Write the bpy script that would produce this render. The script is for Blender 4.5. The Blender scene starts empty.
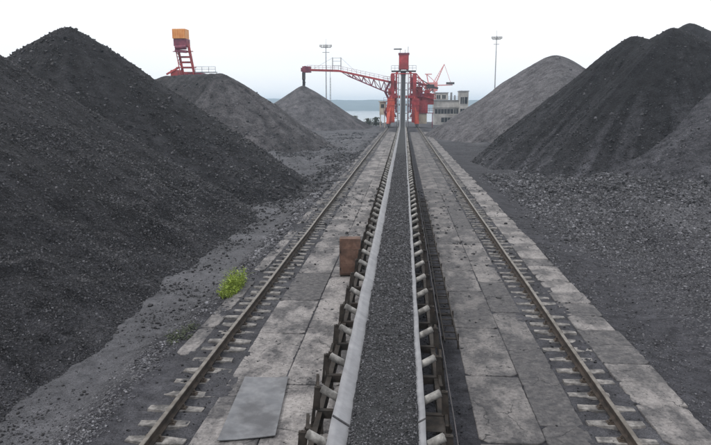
import bpy, math, random
import numpy as np
from mathutils import Vector, Matrix

random.seed(7)
RNG = np.random.default_rng(11)
S = bpy.context.scene
R = math.radians

# ------------------------------------------------------------------ camera
CAMH = 4.83
cam = bpy.data.cameras.new('camera')
cam.sensor_width = 36.0
cam.lens = 32.9
cam.clip_start = 0.1
cam.clip_end = 12000
co = bpy.data.objects.new('camera', cam)
S.collection.objects.link(co)
co.location = (0, 0, CAMH)
co.rotation_euler = (R(90 - 10.08), 0, R(4.2))
S.camera = co

# ------------------------------------------------------------------ sky, sun, exposure
SUN_EL, SUN_AZ = 50.0, 238.0            # azimuth: clockwise from +Y
w = bpy.data.worlds.new('World')
S.world = w
w.use_nodes = True
nt = w.node_tree
nt.nodes.clear()
wo = nt.nodes.new('ShaderNodeOutputWorld')
bg = nt.nodes.new('ShaderNodeBackground')
sky = nt.nodes.new('ShaderNodeTexSky')
sky.sky_type = 'NISHITA'
sky.sun_disc = False
sky.sun_elevation = R(SUN_EL)
sky.sun_rotation = R(SUN_AZ)
sky.air_density = 1.0
sky.dust_density = 4.0
tc = nt.nodes.new('ShaderNodeTexCoord')
mp = nt.nodes.new('ShaderNodeMapping')
mp.inputs['Scale'].default_value = (1, 1, 3.5)
nz = nt.nodes.new('ShaderNodeTexNoise')
nz.inputs['Scale'].default_value = 1.6
nz.inputs['Detail'].default_value = 5
cr = nt.nodes.new('ShaderNodeValToRGB')
cr.color_ramp.elements[0].position = 0.3
cr.color_ramp.elements[0].color = (11.2, 11.5, 11.9, 1)
cr.color_ramp.elements[1].position = 0.62
cr.color_ramp.elements[1].color = (12.4, 12.4, 12.4, 1)
mx = nt.nodes.new('ShaderNodeMixRGB')
mx.inputs[0].default_value = 0.93       # the overcast deck in front of the sky
nt.links.new(tc.outputs['Generated'], mp.inputs[0])
nt.links.new(mp.outputs[0], nz.inputs['Vector'])
nt.links.new(nz.outputs['Fac'], cr.inputs[0])
nt.links.new(sky.outputs[0], mx.inputs[1])
nt.links.new(cr.outputs[0], mx.inputs[2])
nt.links.new(mx.outputs[0], bg.inputs[0])
bg.inputs[1].default_value = 0.1
nt.links.new(bg.outputs[0], wo.inputs[0])

sl = bpy.data.lights.new('sun', 'SUN')
sl.energy = 1.3
sl.angle = R(11)
sl.color = (1.0, 0.96, 0.9)
so = bpy.data.objects.new('sun', sl)
S.collection.objects.link(so)
sd = Vector((math.sin(R(SUN_AZ)) * math.cos(R(SUN_EL)), math.cos(R(SUN_AZ)) * math.cos(R(SUN_EL)), math.sin(R(SUN_EL))))
so.rotation_euler = sd.to_track_quat('Z', 'Y').to_euler()

S.view_settings.view_transform = 'Standard'
S.view_settings.look = 'None'
S.view_settings.exposure = 0.0
S.view_settings.gamma = 1.0
S.view_settings.use_curve_mapping = False
S.render.engine = 'CYCLES'
S.cycles.use_denoising = True
S.cycles.max_bounces = 5
S.cycles.volume_bounces = 1

# ------------------------------------------------------------------ numpy noise
_P = np.random.default_rng(5).random((256, 256)).astype(np.float64)
def vn(x, y, s=0):
    x = np.asarray(x, float) + s * 17.31; y = np.asarray(y, float) + s * 9.77
    xi = np.floor(x).astype(int); yi = np.floor(y).astype(int)
    fx = x - xi; fy = y - yi
    fx = fx * fx * (3 - 2 * fx); fy = fy * fy * (3 - 2 * fy)
    a = _P[xi & 255, yi & 255]; b = _P[(xi + 1) & 255, yi & 255]
    c = _P[xi & 255, (yi + 1) & 255]; d = _P[(xi + 1) & 255, (yi + 1) & 255]
    return (a * (1 - fx) + b * fx) * (1 - fy) + (c * (1 - fx) + d * fx) * fy * 1.0
def fbm(x, y, s=0, o=4, g=0.5):
    t = 0; a = 1; n = 0
    for i in range(o):
        t = t + a * (vn(np.asarray(x) * 2.03 ** i, np.asarray(y) * 2.03 ** i, s + i * 3) - 0.5) * 2
        n += a; a *= g
    return t / n
def sstep(a, b, x):
    t = np.clip((x - a) / (b - a), 0, 1)
    return t * t * (3 - 2 * t)

# ------------------------------------------------------------------ materials
def new_mat(name):
    m = bpy.data.materials.new(name); m.use_nodes = True
    t = m.node_tree; t.nodes.clear()
    o = t.nodes.new('ShaderNodeOutputMaterial'); p = t.nodes.new('ShaderNodeBsdfPrincipled')
    t.links.new(p.outputs[0], o.inputs[0])
    return m, t, p
def N(t, kind, **kw):
    n = t.nodes.new(kind)
    for k, v in kw.items():
        if k in n.inputs: n.inputs[k].default_value = v
        else: setattr(n, k, v)
    return n
def noise(t, vec, scale, detail=4, rough=0.55, lo=0.35, hi=0.65):
    n = N(t, 'ShaderNodeTexNoise', Scale=scale, Detail=detail, Roughness=rough)
    t.links.new(vec, n.inputs['Vector'])
    r = N(t, 'ShaderNodeMapRange'); r.inputs[1].default_value = lo; r.inputs[2].default_value = hi
    t.links.new(n.outputs['Fac'], r.inputs[0])
    return r.outputs[0]
def mixc(t, f, a, b, mode='MIX'):
    m = N(t, 'ShaderNodeMixRGB', blend_type=mode)
    for i, v in ((0, f), (1, a), (2, b)):
        if isinstance(v, (int, float)): m.inputs[i].default_value = v if i == 0 else (v, v, v, 1)
        elif isinstance(v, tuple): m.inputs[i].default_value = (*v, 1)
        else: t.links.new(v, m.inputs[i])
    return m.outputs[0]
def math_(t, op, a, b=0.0, clamp=False):
    m = N(t, 'ShaderNodeMath', operation=op, use_clamp=clamp)
    for i, v in ((0, a), (1, b)):
        if isinstance(v, (int, float)): m.inputs[i].default_value = v
        else: t.links.new(v, m.inputs[i])
    return m.outputs[0]
def bump(t, p, h, strength=0.5, dist=0.02, prev=None):
    b = N(t, 'ShaderNodeBump', Strength=strength, Distance=dist)
    t.links.new(h, b.inputs['Height'])
    if prev: t.links.new(prev, b.inputs['Normal'])
    t.links.new(b.outputs[0], p.inputs['Normal'])
    return b.outputs[0]
def world_pos(t):
    return N(t, 'ShaderNodeNewGeometry').outputs['Position']
def attr(t, name):
    return N(t, 'ShaderNodeAttribute', attribute_name=name).outputs['Fac']

def granular(name, dark, light, scale, rough=0.8, bd=0.03, use_tone=True, lump=0.0):
    """loose coal: grain by cells and noise; 'tone' is the grade of the coal"""
    m, t, p = new_mat(name)
    pos = world_pos(t)
    v = N(t, 'ShaderNodeTexVoronoi', Scale=scale); t.links.new(pos, v.inputs['Vector'])
    v2 = N(t, 'ShaderNodeTexVoronoi', Scale=scale * 3.1); t.links.new(pos, v2.inputs['Vector'])
    g = N(t, 'ShaderNodeSeparateColor'); t.links.new(v.outputs['Color'], g.inputs[0])
    g2 = N(t, 'ShaderNodeSeparateColor'); t.links.new(v2.outputs['Color'], g2.inputs[0])
    f = math_(t, 'MULTIPLY', g.outputs[0], g2.outputs[1])
    n = noise(t, pos, scale * 0.12, 6)
    f = math_(t, 'ADD', math_(t, 'MULTIPLY', f, 0.62), math_(t, 'MULTIPLY', n, 0.30))
    c = mixc(t, f, dark, light)
    if use_tone:
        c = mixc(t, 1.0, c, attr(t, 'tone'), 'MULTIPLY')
    t.links.new(c, p.inputs['Base Color'])
    p.inputs['Roughness'].default_value = rough
    p.inputs['Specular IOR Level'].default_value = 0.15
    h = math_(t, 'ADD', v.outputs['Distance'], math_(t, 'MULTIPLY', v2.outputs['Distance'], 0.4))
    h2 = math_(t, 'ADD', h, math_(t, 'MULTIPLY', noise(t, pos, scale * 0.5, 5, .6, 0, 1), 0.8))
    bump(t, p, h2, 0.8, bd)
    return m

def plain(name, c1, c2, scale=6, rough=0.6, metal=0.0, bd=0.004, lo=.38, hi=.62, wp=False, dirt=None):
    m, t, p = new_mat(name)
    if wp: pos = world_pos(t)
    else:
        pos = N(t, 'ShaderNodeTexCoord').outputs['Object']
        oi = N(t, 'ShaderNodeObjectInfo').outputs['Random']
        a = N(t, 'ShaderNodeVectorMath', operation='ADD'); t.links.new(pos, a.inputs[0])
        k = N(t, 'ShaderNodeCombineXYZ'); t.links.new(math_(t, 'MULTIPLY', oi, 37.0), k.inputs[0]); t.links.new(k.outputs[0], a.inputs[1])
        pos = a.outputs[0]
    f = noise(t, pos, scale, 6, .6, lo, hi)
    c = mixc(t, f, c1, c2)
    if dirt:
        c = mixc(t, math_(t, 'MULTIPLY', noise(t, pos, scale * .35, 6, .65, .45, .6), .8), c, dirt)
    t.links.new(c, p.inputs['Base Color'])
    p.inputs['Roughness'].default_value = rough
    p.inputs['Metallic'].default_value = metal
    bump(t, p, noise(t, pos, scale * 5, 5, .6, 0, 1), 0.5, bd)
    return m

M = {}
M['coal'] = granular('coal', (.007, .007, .009), (.125, .125, .142), 12, .8, .08)
M['coal_far'] = granular('coal_fines', (.014, .013, .015), (.135, .130, .138), 6, .85, .06)
M['belt_coal'] = granular('belt_coal', (.012, .013, .015), (.075, .078, .083), 34, .7, .018, False)

def lump_mat(name, base=1.0):
    m, t, p = new_mat(name)
    c = mixc(t, attr(t, 'tone'), (.012 * base, .012 * base, .014 * base), (.20 * base, .20 * base, .222 * base))
    pos = world_pos(t)
    c = mixc(t, 1.0, c, mixc(t, noise(t, pos, 30, 4), .75, 1.0), 'MULTIPLY')
    t.links.new(c, p.inputs['Base Color'])
    p.inputs['Roughness'].default_value = .6
    p.inputs['Specular IOR Level'].default_value = .3
    return m
M['lump'] = lump_mat('coal_lump')
M['lump_light'] = lump_mat('stone_lump', 1.5)

def ground_mat():
    m, t, p = new_mat('yard_ground')
    pos = world_pos(t)
    n1 = noise(t, pos, .35, 7, .6, .35, .65)
    n2 = noise(t, pos, 3.0, 7, .65, .35, .65)
    v = N(t, 'ShaderNodeTexVoronoi', Scale=26); t.links.new(pos, v.inputs['Vector'])
    v3 = N(t, 'ShaderNodeTexVoronoi', Scale=60); t.links.new(pos, v3.inputs['Vector'])
    s3 = N(t, 'ShaderNodeSeparateColor'); t.links.new(v3.outputs['Color'], s3.inputs[0])
    sp = N(t, 'ShaderNodeSeparateColor'); t.links.new(v.outputs['Color'], sp.inputs[0])
    dark = mixc(t, n2, (.022, .022, .027), (.058, .058, .068))
    dust = mixc(t, n2, (.066, .067, .075), (.112, .112, .124))
    c = mixc(t, attr(t, 'dust'), dark, dust)
    c = mixc(t, 1.0, c, mixc(t, s3.outputs[0], .62, 1.42), 'MULTIPLY')
    grit = math_(t, 'MULTIPLY', math_(t, 'GREATER_THAN', sp.outputs[0], .76), attr(t, 'grit'))
    c = mixc(t, math_(t, 'MULTIPLY', grit, .8), c, mixc(t, sp.outputs[1], (.025, .025, .03), (.22, .22, .235)))
    c = mixc(t, 1.0, c, mixc(t, n1, .72, 1.15), 'MULTIPLY')
    t.links.new(c, p.inputs['Base Color'])
    p.inputs['Roughness'].default_value = .85
    p.inputs['Specular IOR Level'].default_value = .2
    h = math_(t, 'ADD', math_(t, 'MULTIPLY', v.outputs['Distance'], attr(t, 'grit')), math_(t, 'MULTIPLY', noise(t, pos, 9, 6, .65, 0, 1), .8))
    bump(t, p, h, .7, .05)
    return m
M['ground'] = ground_mat()

def slab_mat():
    m, t, p = new_mat('dusty_concrete')
    pos = world_pos(t)
    sc = N(t, 'ShaderNodeMapping'); sc.inputs['Scale'].default_value = (1.0, .55, 1); t.links.new(pos, sc.inputs[0])
    v = sc.outputs[0]
    big = noise(t, v, 1.5, 10, .68, .42, .57)
    fine = noise(t, pos, 14, 6, .7, .35, .65)
    c = mixc(t, fine, (.22, .207, .204), (.39, .368, .364))
    c = mixc(t, 1.0, c, attr(t, 'tone'), 'MULTIPLY')
    f = math_(t, 'ADD', math_(t, 'MULTIPLY', big, .85), math_(t, 'SUBTRACT', attr(t, 'dirt'), .22), True)
    f = math_(t, 'MULTIPLY', f, math_(t, 'ADD', .65, math_(t, 'MULTIPLY', noise(t, pos, 6, 8, .7, .35, .6), .35)), True)
    c = mixc(t, f, c, mixc(t, fine, (.045, .045, .05), (.085, .083, .088)))
    wv = N(t, 'ShaderNodeVectorMath', operation='ADD'); wn = N(t, 'ShaderNodeTexNoise', Scale=2.5, Detail=5)
    t.links.new(pos, wn.inputs['Vector']); ws = N(t, 'ShaderNodeVectorMath', operation='SCALE'); ws.inputs['Scale'].default_value = .5
    t.links.new(wn.outputs['Color'], ws.inputs[0]); t.links.new(pos, wv.inputs[0]); t.links.new(ws.outputs[0], wv.inputs[1])
    ck = N(t, 'ShaderNodeTexVoronoi', Scale=.75, feature='DISTANCE_TO_EDGE'); t.links.new(wv.outputs[0], ck.inputs['Vector'])
    ckm = math_(t, 'MULTIPLY', math_(t, 'LESS_THAN', ck.outputs['Distance'], .006), math_(t, 'GREATER_THAN', noise(t, pos, .9, 2, .5, .3, .7), .55))
    c = mixc(t, math_(t, 'MULTIPLY', ckm, .8), c, (.03, .03, .032))
    vv = N(t, 'ShaderNodeTexVoronoi', Scale=26); t.links.new(pos, vv.inputs['Vector'])
    s = N(t, 'ShaderNodeSeparateColor'); t.links.new(vv.outputs['Color'], s.inputs[0])
    spk = math_(t, 'MULTIPLY', math_(t, 'GREATER_THAN', s.outputs[0], .86), math_(t, 'LESS_THAN', vv.outputs['Distance'], .32))
    c = mixc(t, math_(t, 'MULTIPLY', spk, .75), c, (.035, .035, .038))
    t.links.new(c, p.inputs['Base Color'])
    p.inputs['Roughness'].default_value = .8
    p.inputs['Specular IOR Level'].default_value = .25
    bump(t, p, math_(t, 'ADD', noise(t, pos, 22, 6, .7, 0, 1), math_(t, 'MULTIPLY', big, .6)), .6, .012)
    return m
M['slab'] = slab_mat()

M['rail_top'] = plain('worn_rail_steel', (.11, .095, .08), (.22, .20, .18), 5, .45, .3)
M['rail_side'] = plain('rusty_rail_web', (.022, .017, .014), (.06, .045, .036), 5, .85)
M['sleeper'] = plain('sleeper_concrete', (.13, .122, .118), (.31, .295, .285), 9, .85, 0, .012, dirt=(.05, .05, .053))
M['clip'] = plain('clip_steel', (.04, .03, .025), (.10, .08, .065), 20, .7)
M['belt'] = plain('dusty_rubber_belt', (.20, .203, .22), (.30, .303, .325), 4, .65, 0, .003, wp=True, lo=.3, hi=.7)
M['splice'] = plain('dark_rubber', (.03, .03, .034), (.06, .06, .065), 20, .7)
M['roller'] = plain('roller_steel', (.20, .195, .19), (.37, .36, .345), 9, .6, .1, dirt=(.07, .066, .062))
M['frame'] = plain('grimy_steel', (.009, .008, .007), (.034, .025, .020), 8, .9, .0, dirt=(.05, .043, .038))
M['rust'] = plain('rusted_sheet', (.115, .062, .044), (.19, .112, .084), 7, .8, 0, .006, dirt=(.07, .042, .033))
M['cover'] = plain('grey_cover_sheet', (.125, .13, .145), (.20, .205, .22), 3.5, .6, 0, .004, dirt=(.07, .07, .078))
M['red'] = plain('red_paint', (.36, .022, .035), (.52, .06, .07), 1.2, .5, 0, .01, dirt=(.22, .03, .03))
M['orange_red'] = plain('orange_red_paint', (.52, .055, .03), (.66, .11, .06), 1.2, .5, 0, .01, dirt=(.35, .05, .03))
M['pink'] = plain('faded_red_paint', (.62, .20, .20), (.72, .30, .28), 1.2, .5, 0, .01)
M['maroon'] = plain('maroon_paint', (.13, .02, .05), (.24, .045, .08), 1.2, .55, 0, .01)
M['machine_red'] = plain('machine_red_paint', (.42, .045, .045), (.58, .09, .08), 1.5, .55, 0, .01, dirt=(.16, .03, .04))
M['orange'] = plain('orange_paint', (.72, .27, .06), (.82, .38, .12), 1.2, .5, 0, .01)
M['dsteel'] = plain('dark_steel', (.03, .028, .03), (.08, .07, .075), 1.5, .6, .1)
M['gsteel'] = plain('galvanised_steel', (.25, .26, .28), (.38, .39, .41), 1.5, .5, .2)
M['wall'] = plain('weathered_wall', (.34, .33, .32), (.50, .49, .47), .6, .85, 0, .02, dirt=(.22, .21, .20))
M['cream'] = plain('cream_wall', (.48, .42, .33), (.60, .54, .44), .8, .8, 0, .02, dirt=(.25, .2, .16))
M['glassdark'] = plain('dark_glazing', (.015, .017, .02), (.03, .033, .04), 1, .2)
M['lamp_glass'] = plain('lamp_glass', (.5, .5, .5), (.6, .6, .6), 1, .2)
M['leaf_bright'] = plain('fresh_leaf', (.13, .20, .02), (.29, .37, .05), 8, .6)
M['leaf_dark'] = plain('dusty_leaf', (.04, .052, .03), (.08, .095, .055), 8, .7)
M['bark'] = plain('bark', (.06, .045, .03), (.1, .08, .06), 8, .85)
M['hill'] = plain('wooded_hillside', (.015, .045, .045), (.045, .08, .08), .02, .9, 0, .3, wp=True)
def water_mat():
    m, t, p = new_mat('estuary_water')
    p.inputs['Base Color'].default_value = (.22, .25, .27, 1)
    p.inputs['Roughness'].default_value = .12
    pos = world_pos(t)
    bump(t, p, noise(t, pos, .5, 4, .5, 0, 1), .15, .1)
    return m
M['water'] = water_mat()

# ------------------------------------------------------------------ object helpers
def link(o, parent=None):
    S.collection.objects.link(o)
    if parent is not None: o.parent = parent
    return o
def tag(o, label=None, cat=None, group=None, kind=None):
    if label: o['label'] = label
    if cat: o['category'] = cat
    if group: o['group'] = group
    if kind: o['kind'] = kind
    return o
def empty(name, loc=(0, 0, 0), rz=0):
    o = bpy.data.objects.new(name, None); o.empty_display_size = .3
    o.location = loc; o.rotation_euler = (0, 0, rz)
    return link(o)
def copy_tree(o, parent=None, loc=None, depth=0):
    c = o.copy(); S.collection.objects.link(c); c.parent = parent
    if loc is not None: c.location = loc
    for ch in list(o.children): copy_tree(ch, c)
    return c

class MB:
    def __init__(s): s.v = []; s.f = []; s.mi = []; s.sm = []
    def add(s, vs, fs, mi=0, smooth=False):
        b = len(s.v); s.v += [tuple(v) for v in vs]
        for f in fs: s.f.append(tuple(i + b for i in f)); s.mi.append(mi); s.sm.append(smooth)
        return s
    def box(s, x0, x1, y0, y1, z0, z1, mi=0):
        vs = [(x0, y0, z0), (x1, y0, z0), (x1, y1, z0), (x0, y1, z0), (x0, y0, z1), (x1, y0, z1), (x1, y1, z1), (x0, y1, z1)]
        return s.add(vs, [(3, 2, 1, 0), (4, 5, 6, 7), (0, 1, 5, 4), (1, 2, 6, 5), (2, 3, 7, 6), (3, 0, 4, 7)], mi)
    def bar(s, a, b, wd, ht=None, mi=0, up=(0, 0, 1)):
        ht = wd if ht is None else ht
        a = Vector(a); b = Vector(b); d = (b - a).normalized()
        u = Vector(up)
        if abs(d.dot(u)) > .98: u = Vector((0, 1, 0))
        r = d.cross(u).normalized() * wd / 2; q = r.cross(d).normalized() * ht / 2
        vs = [p + i * r + j * q for p in (a, b) for i, j in ((-1, -1), (1, -1), (1, 1), (-1, 1))]
        return s.add(vs, [(3, 2, 1, 0), (4, 5, 6, 7), (0, 1, 5, 4), (1, 2, 6, 5), (2, 3, 7, 6), (3, 0, 4, 7)], mi)
    def tube(s, a, b, r0, r1=None, n=12, mi=0, caps=True):
        r1 = r0 if r1 is None else r1
        a = Vector(a); b = Vector(b); d = (b - a).normalized()
        u = Vector((0, 0, 1)) if abs(d.z) < .95 else Vector((0, 1, 0))
        x = d.cross(u).normalized(); y = x.cross(d).normalized()
        vs = []
        for p, r in ((a, r0), (b, r1)):
            for k in range(n):
                t = 2 * math.pi * k / n
                vs.append(p + x * math.cos(t) * r + y * math.sin(t) * r)
        s.add(vs, [(k, k + n, (k + 1) % n + n, (k + 1) % n) for k in range(n)], mi, True)
        if caps: s.add(vs, [tuple(range(n)), tuple(range(2 * n - 1, n - 1, -1))], mi)
        return s
    def build(s, name, mats, parent=None, bevel=0):
        me = bpy.data.meshes.new(name)
        me.from_pydata([tuple(v) for v in s.v], [], s.f)
        for m in (mats if isinstance(mats, (list, tuple)) else [mats]): me.materials.append(m)
        me.polygons.foreach_set('material_index', s.mi)
        me.polygons.foreach_set('use_smooth', s.sm)
        me.update()
        o = link(bpy.data.objects.new(name, me), parent)
        if bevel:
            b = o.modifiers.new('bevel', 'BEVEL'); b.width = bevel; b.segments = 2; b.limit_method = 'ANGLE'
        return o

def np_mesh(name, V, Q, mat, attrs=None, smooth=True, parent=None):
    """mesh from arrays: V (n,3), Q (m,4)"""
    me = bpy.data.meshes.new(name)
    V = np.ascontiguousarray(V, dtype=np.float32); Q = np.ascontiguousarray(Q, dtype=np.int32)
    k = Q.shape[1]
    me.vertices.add(len(V)); me.vertices.foreach_set('co', V.ravel())
    me.loops.add(Q.size); me.loops.foreach_set('vertex_index', Q.ravel())
    me.polygons.add(len(Q)); me.polygons.foreach_set('loop_start', np.arange(0, Q.size, k, dtype=np.int32))
    me.polygons.foreach_set('loop_total', np.full(len(Q), k, dtype=np.int32))
    me.polygons.foreach_set('use_smooth', np.full(len(Q), smooth))
    for n_, a in (attrs or {}).items():
        at = me.attributes.new(n_, 'FLOAT', 'POINT'); at.data.foreach_set('value', np.ascontiguousarray(a, dtype=np.float32).ravel())
    me.materials.append(mat)
    me.update(calc_edges=True); me.validate()
    return link(bpy.data.objects.new(name, me), parent)

def grid_mesh(name, X, Y, Z, mat, attrs=None, keep=None, parent=None):
    nx, ny = Z.shape
    idx = np.arange(nx * ny).reshape(nx, ny)
    Q = np.stack([idx[:-1, :-1], idx[1:, :-1], idx[1:, 1:], idx[:-1, 1:]], -1).reshape(-1, 4)
    if keep is not None:
        kf = (keep[:-1, :-1] | keep[1:, :-1] | keep[1:, 1:] | keep[:-1, 1:]).ravel()
        Q = Q[kf]
    V = np.stack([X.ravel(), Y.ravel(), Z.ravel()], -1)
    at = {k: v.ravel() for k, v in (attrs or {}).items()}
    if keep is not None:
        used = np.unique(Q); rm = np.full(len(V), -1); rm[used] = np.arange(len(used))
        Q = rm[Q]; V = V[used]; at = {k: v[used] for k, v in at.items()}
    return np_mesh(name, V, Q, mat, at, True, parent)

CUBE = np.array([(-1, -1, -1), (1, -1, -1), (1, 1, -1), (-1, 1, -1), (-1, -1, 1), (1, -1, 1), (1, 1, 1), (-1, 1, 1)], float)
CQ = np.array([(3, 2, 1, 0), (4, 5, 6, 7), (0, 1, 5, 4), (1, 2, 6, 5), (2, 3, 7, 6), (3, 0, 4, 7)])
def lumps(name, P, size, tone, mat, parent=None, flat=.9):
    """many broken lumps, each with its own shape, as one loose mass"""
    n = len(P)
    V = np.repeat(CUBE[None], n, 0) * RNG.uniform(.55, 1.0, (n, 8, 1)) * (1 + RNG.uniform(-.28, .28, (n, 8, 3)))
    V *= RNG.uniform(.65, 1.0, (n, 1, 3)); V[:, :, 2] *= flat
    a = RNG.uniform(0, 2 * np.pi, (n, 1)); b = RNG.uniform(-.6, .6, (n, 1))
    x = V[:, :, 0] * np.cos(a) - V[:, :, 1] * np.sin(a); y = V[:, :, 0] * np.sin(a) + V[:, :, 1] * np.cos(a); z = V[:, :, 2]
    y2 = y * np.cos(b) - z * np.sin(b); z2 = y * np.sin(b) + z * np.cos(b)
    V = np.stack([x, y2, z2], -1) * size[:, None, None] + P[:, None, :]
    Q = (CQ[None] + (np.arange(n) * 8)[:, None, None]).reshape(-1, 4)
    return np_mesh(name, V.reshape(-1, 3), Q, mat, {'tone': np.repeat(tone, 8)}, False, parent)

# ------------------------------------------------------------------ ground, water, hills
BX = -0.275                                   # centre line of the belt
LRX, RRX = -3.62, 3.36                        # crane rails
def ground_h(x, y):
    z = np.full(np.shape(x), -0.07)
    z = z + .045 * sstep(.9, 1.2, np.abs(x - BX)) * sstep(4.9, 4.6, np.abs(x))
    z = z + .016 * fbm(x * 1.4, y * 1.4, 2, 4) + .010 * fbm(x * 8, y * 8, 3, 3)
    # ballast beds of the two crane rails, patchily burying the sleepers
    for cx in (LRX, RRX):
        k = sstep(.80, .55, np.abs(x - cx))
        z = z + k * (.000 + .058 * fbm(x * 2.6, y * 1.9, 8, 4) + .018 * fbm(x * 9, y * 9, 6, 3) - .014 * sstep(.3, .1, np.abs(x - cx)))
    # left: berm falling to the dust road
    edge = -4.55 + .28 * fbm(y * .55, y * 0 + 3, 12, 4)
    kl = sstep(0, -1.15, x - edge)
    z = z - .30 * kl + .12 * np.exp(-((x - edge + .55) / .38) ** 2) * (.35 + fbm(x * 1.7, y * 1.2, 14, 4)) \
        + .10 * kl * fbm(x * .8, y * .6, 15, 5) + kl * sstep(22, 40, y) * .45 * (fbm(x * .35, y * .22, 17, 5) + .5 - 1.1 * np.abs(fbm(x * .5, y * .3, 18, 4)))
    # right: dark fines beside the slabs, then rough rubble rising away
    ex = 4.85
    kr = sstep(0, 1.0, x - ex)
    z = z + kr * (-.10 + .10 * fbm(x * .7, y * .5, 21, 4))
    heap = np.exp(-(((y - (14.3 + .12 * (x - 6))) / 1.5) ** 2)) * sstep(5.0, 8.5, x)
    z = z + .55 * heap
    kk = sstep(6.2, 10.5, x) * sstep(140, 60, y)
    z = z + kk * (.38 * fbm(x * .38, y * .38, 31, 5) + .26 * (1 - 2.4 * np.abs(fbm(x * .32 + y * .06, y * .12, 37, 4))) + .035 * np.maximum(x - 8, 0) * sstep(80, 30, y) + .16 * fbm(x * 1.7, y * 1.7, 33, 4))
    far = sstep(225, 250, y)
    z = z * (1 - far) - far * 7
    return z
def steps(segs):
    out = [segs[0][0]]
    for a, b, d in segs:
        n = max(1, int(round((b - a) / d))); out += list(a + (b - a) * (np.arange(n) + 1) / n)
    return np.array(out)
gx = steps([(-6000, -600, 600), (-600, -60, 60), (-60, -20, 2), (-20, -9, .25), (-9, -2.6, .07), (-2.6, 2.3, .25), (2.3, 12, .07), (12, 26, .2), (26, 60, 2), (60, 600, 60), (600, 6000, 600)])
gy = steps([(-300, -20, 40), (-20, 5, .8), (5, 20, .07), (20, 40, .14), (40, 80, .25), (80, 160, .8), (160, 300, 5), (300, 6000, 500)])
GX, GY = np.meshgrid(gx, gy, indexing='ij')
GZ = ground_h(GX, GY)
dust = sstep(-4.9, -5.5, GX + .25 * fbm(GY * .4, GY * 0, 41)) * (1.0 + .35 * fbm(GX * .5, GY * .3, 42))
dust = dust + sstep(7.5, 10, GX) * .50 * np.clip(.8 + 2.4 * fbm((GX - .12 * GY) * .55, GY * .10, 43, 4), 0, 2) + sstep(60, 110, GY) * .45 * np.clip(.7 + 2.2 * fbm(GX * .22, GY * .10, 48, 5), 0, 2)  # right-hand dust bands also put the shade of low ridges into the tone
dust = dust + .40 * sstep(.95, .7, np.minimum(np.abs(GX - LRX), np.abs(GX - RRX))) * (.8 + fbm(GX * .9, GY * .5, 46))
dust = dust * (1 - .9 * sstep(.9, .3, np.abs(GX - 5.9)) * sstep(60, 40, GY))
dust = dust * (1 - .85 * np.exp(-(((GY - (13.6 + .12 * (GX - 6))) / 1.3) ** 2)) * sstep(3.4, 5.0, GX))
dust = dust * (1 - sstep(1.25, 1.0, np.abs(GX - BX))) - .0  # ground kept dark under the conveyor: coal dust plus shade put into the tone
grit = np.clip(sstep(.2, -.3, GX + 4.6) * sstep(-5.9, -5.2, GX) + sstep(5.6, 7.2, GX), 0, 1)
ground = grid_mesh('ground', GX, GY, GZ, M['ground'], {'dust': np.clip(dust, 0, 1), 'grit': grit})
tag(ground, 'dark dusty coal yard ground between and around the heaps', 'ground', kind='structure')

b = MB(); b.add([(-6000, 232, -3), (6000, 232, -3), (6000, 7000, -3), (-6000, 7000, -3)], [(0, 1, 2, 3)])
tag(b.build('water', M['water']), 'pale calm water beyond the yard', 'water', kind='structure')

hx = np.linspace(-2600, 2600, 260); hy = np.linspace(1400, 2400, 40)
HX, HY = np.meshgrid(hx, hy, indexing='ij')
u = (HY - 1400) / 1000
HZ = -6 + (30 + 9 * fbm(HX / 260, HY / 500, 60, 3) + 3.2 * fbm(HX / 28, HY / 60, 61, 4)) * np.clip(np.sin(np.clip(u * 2.2, 0, 1) * np.pi / 2), 0, 1) ** .6
tag(grid_mesh('hills', HX, HY, HZ, M['hill']), 'low wooded hills across the water fading to blue', 'hills', kind='structure')

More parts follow.
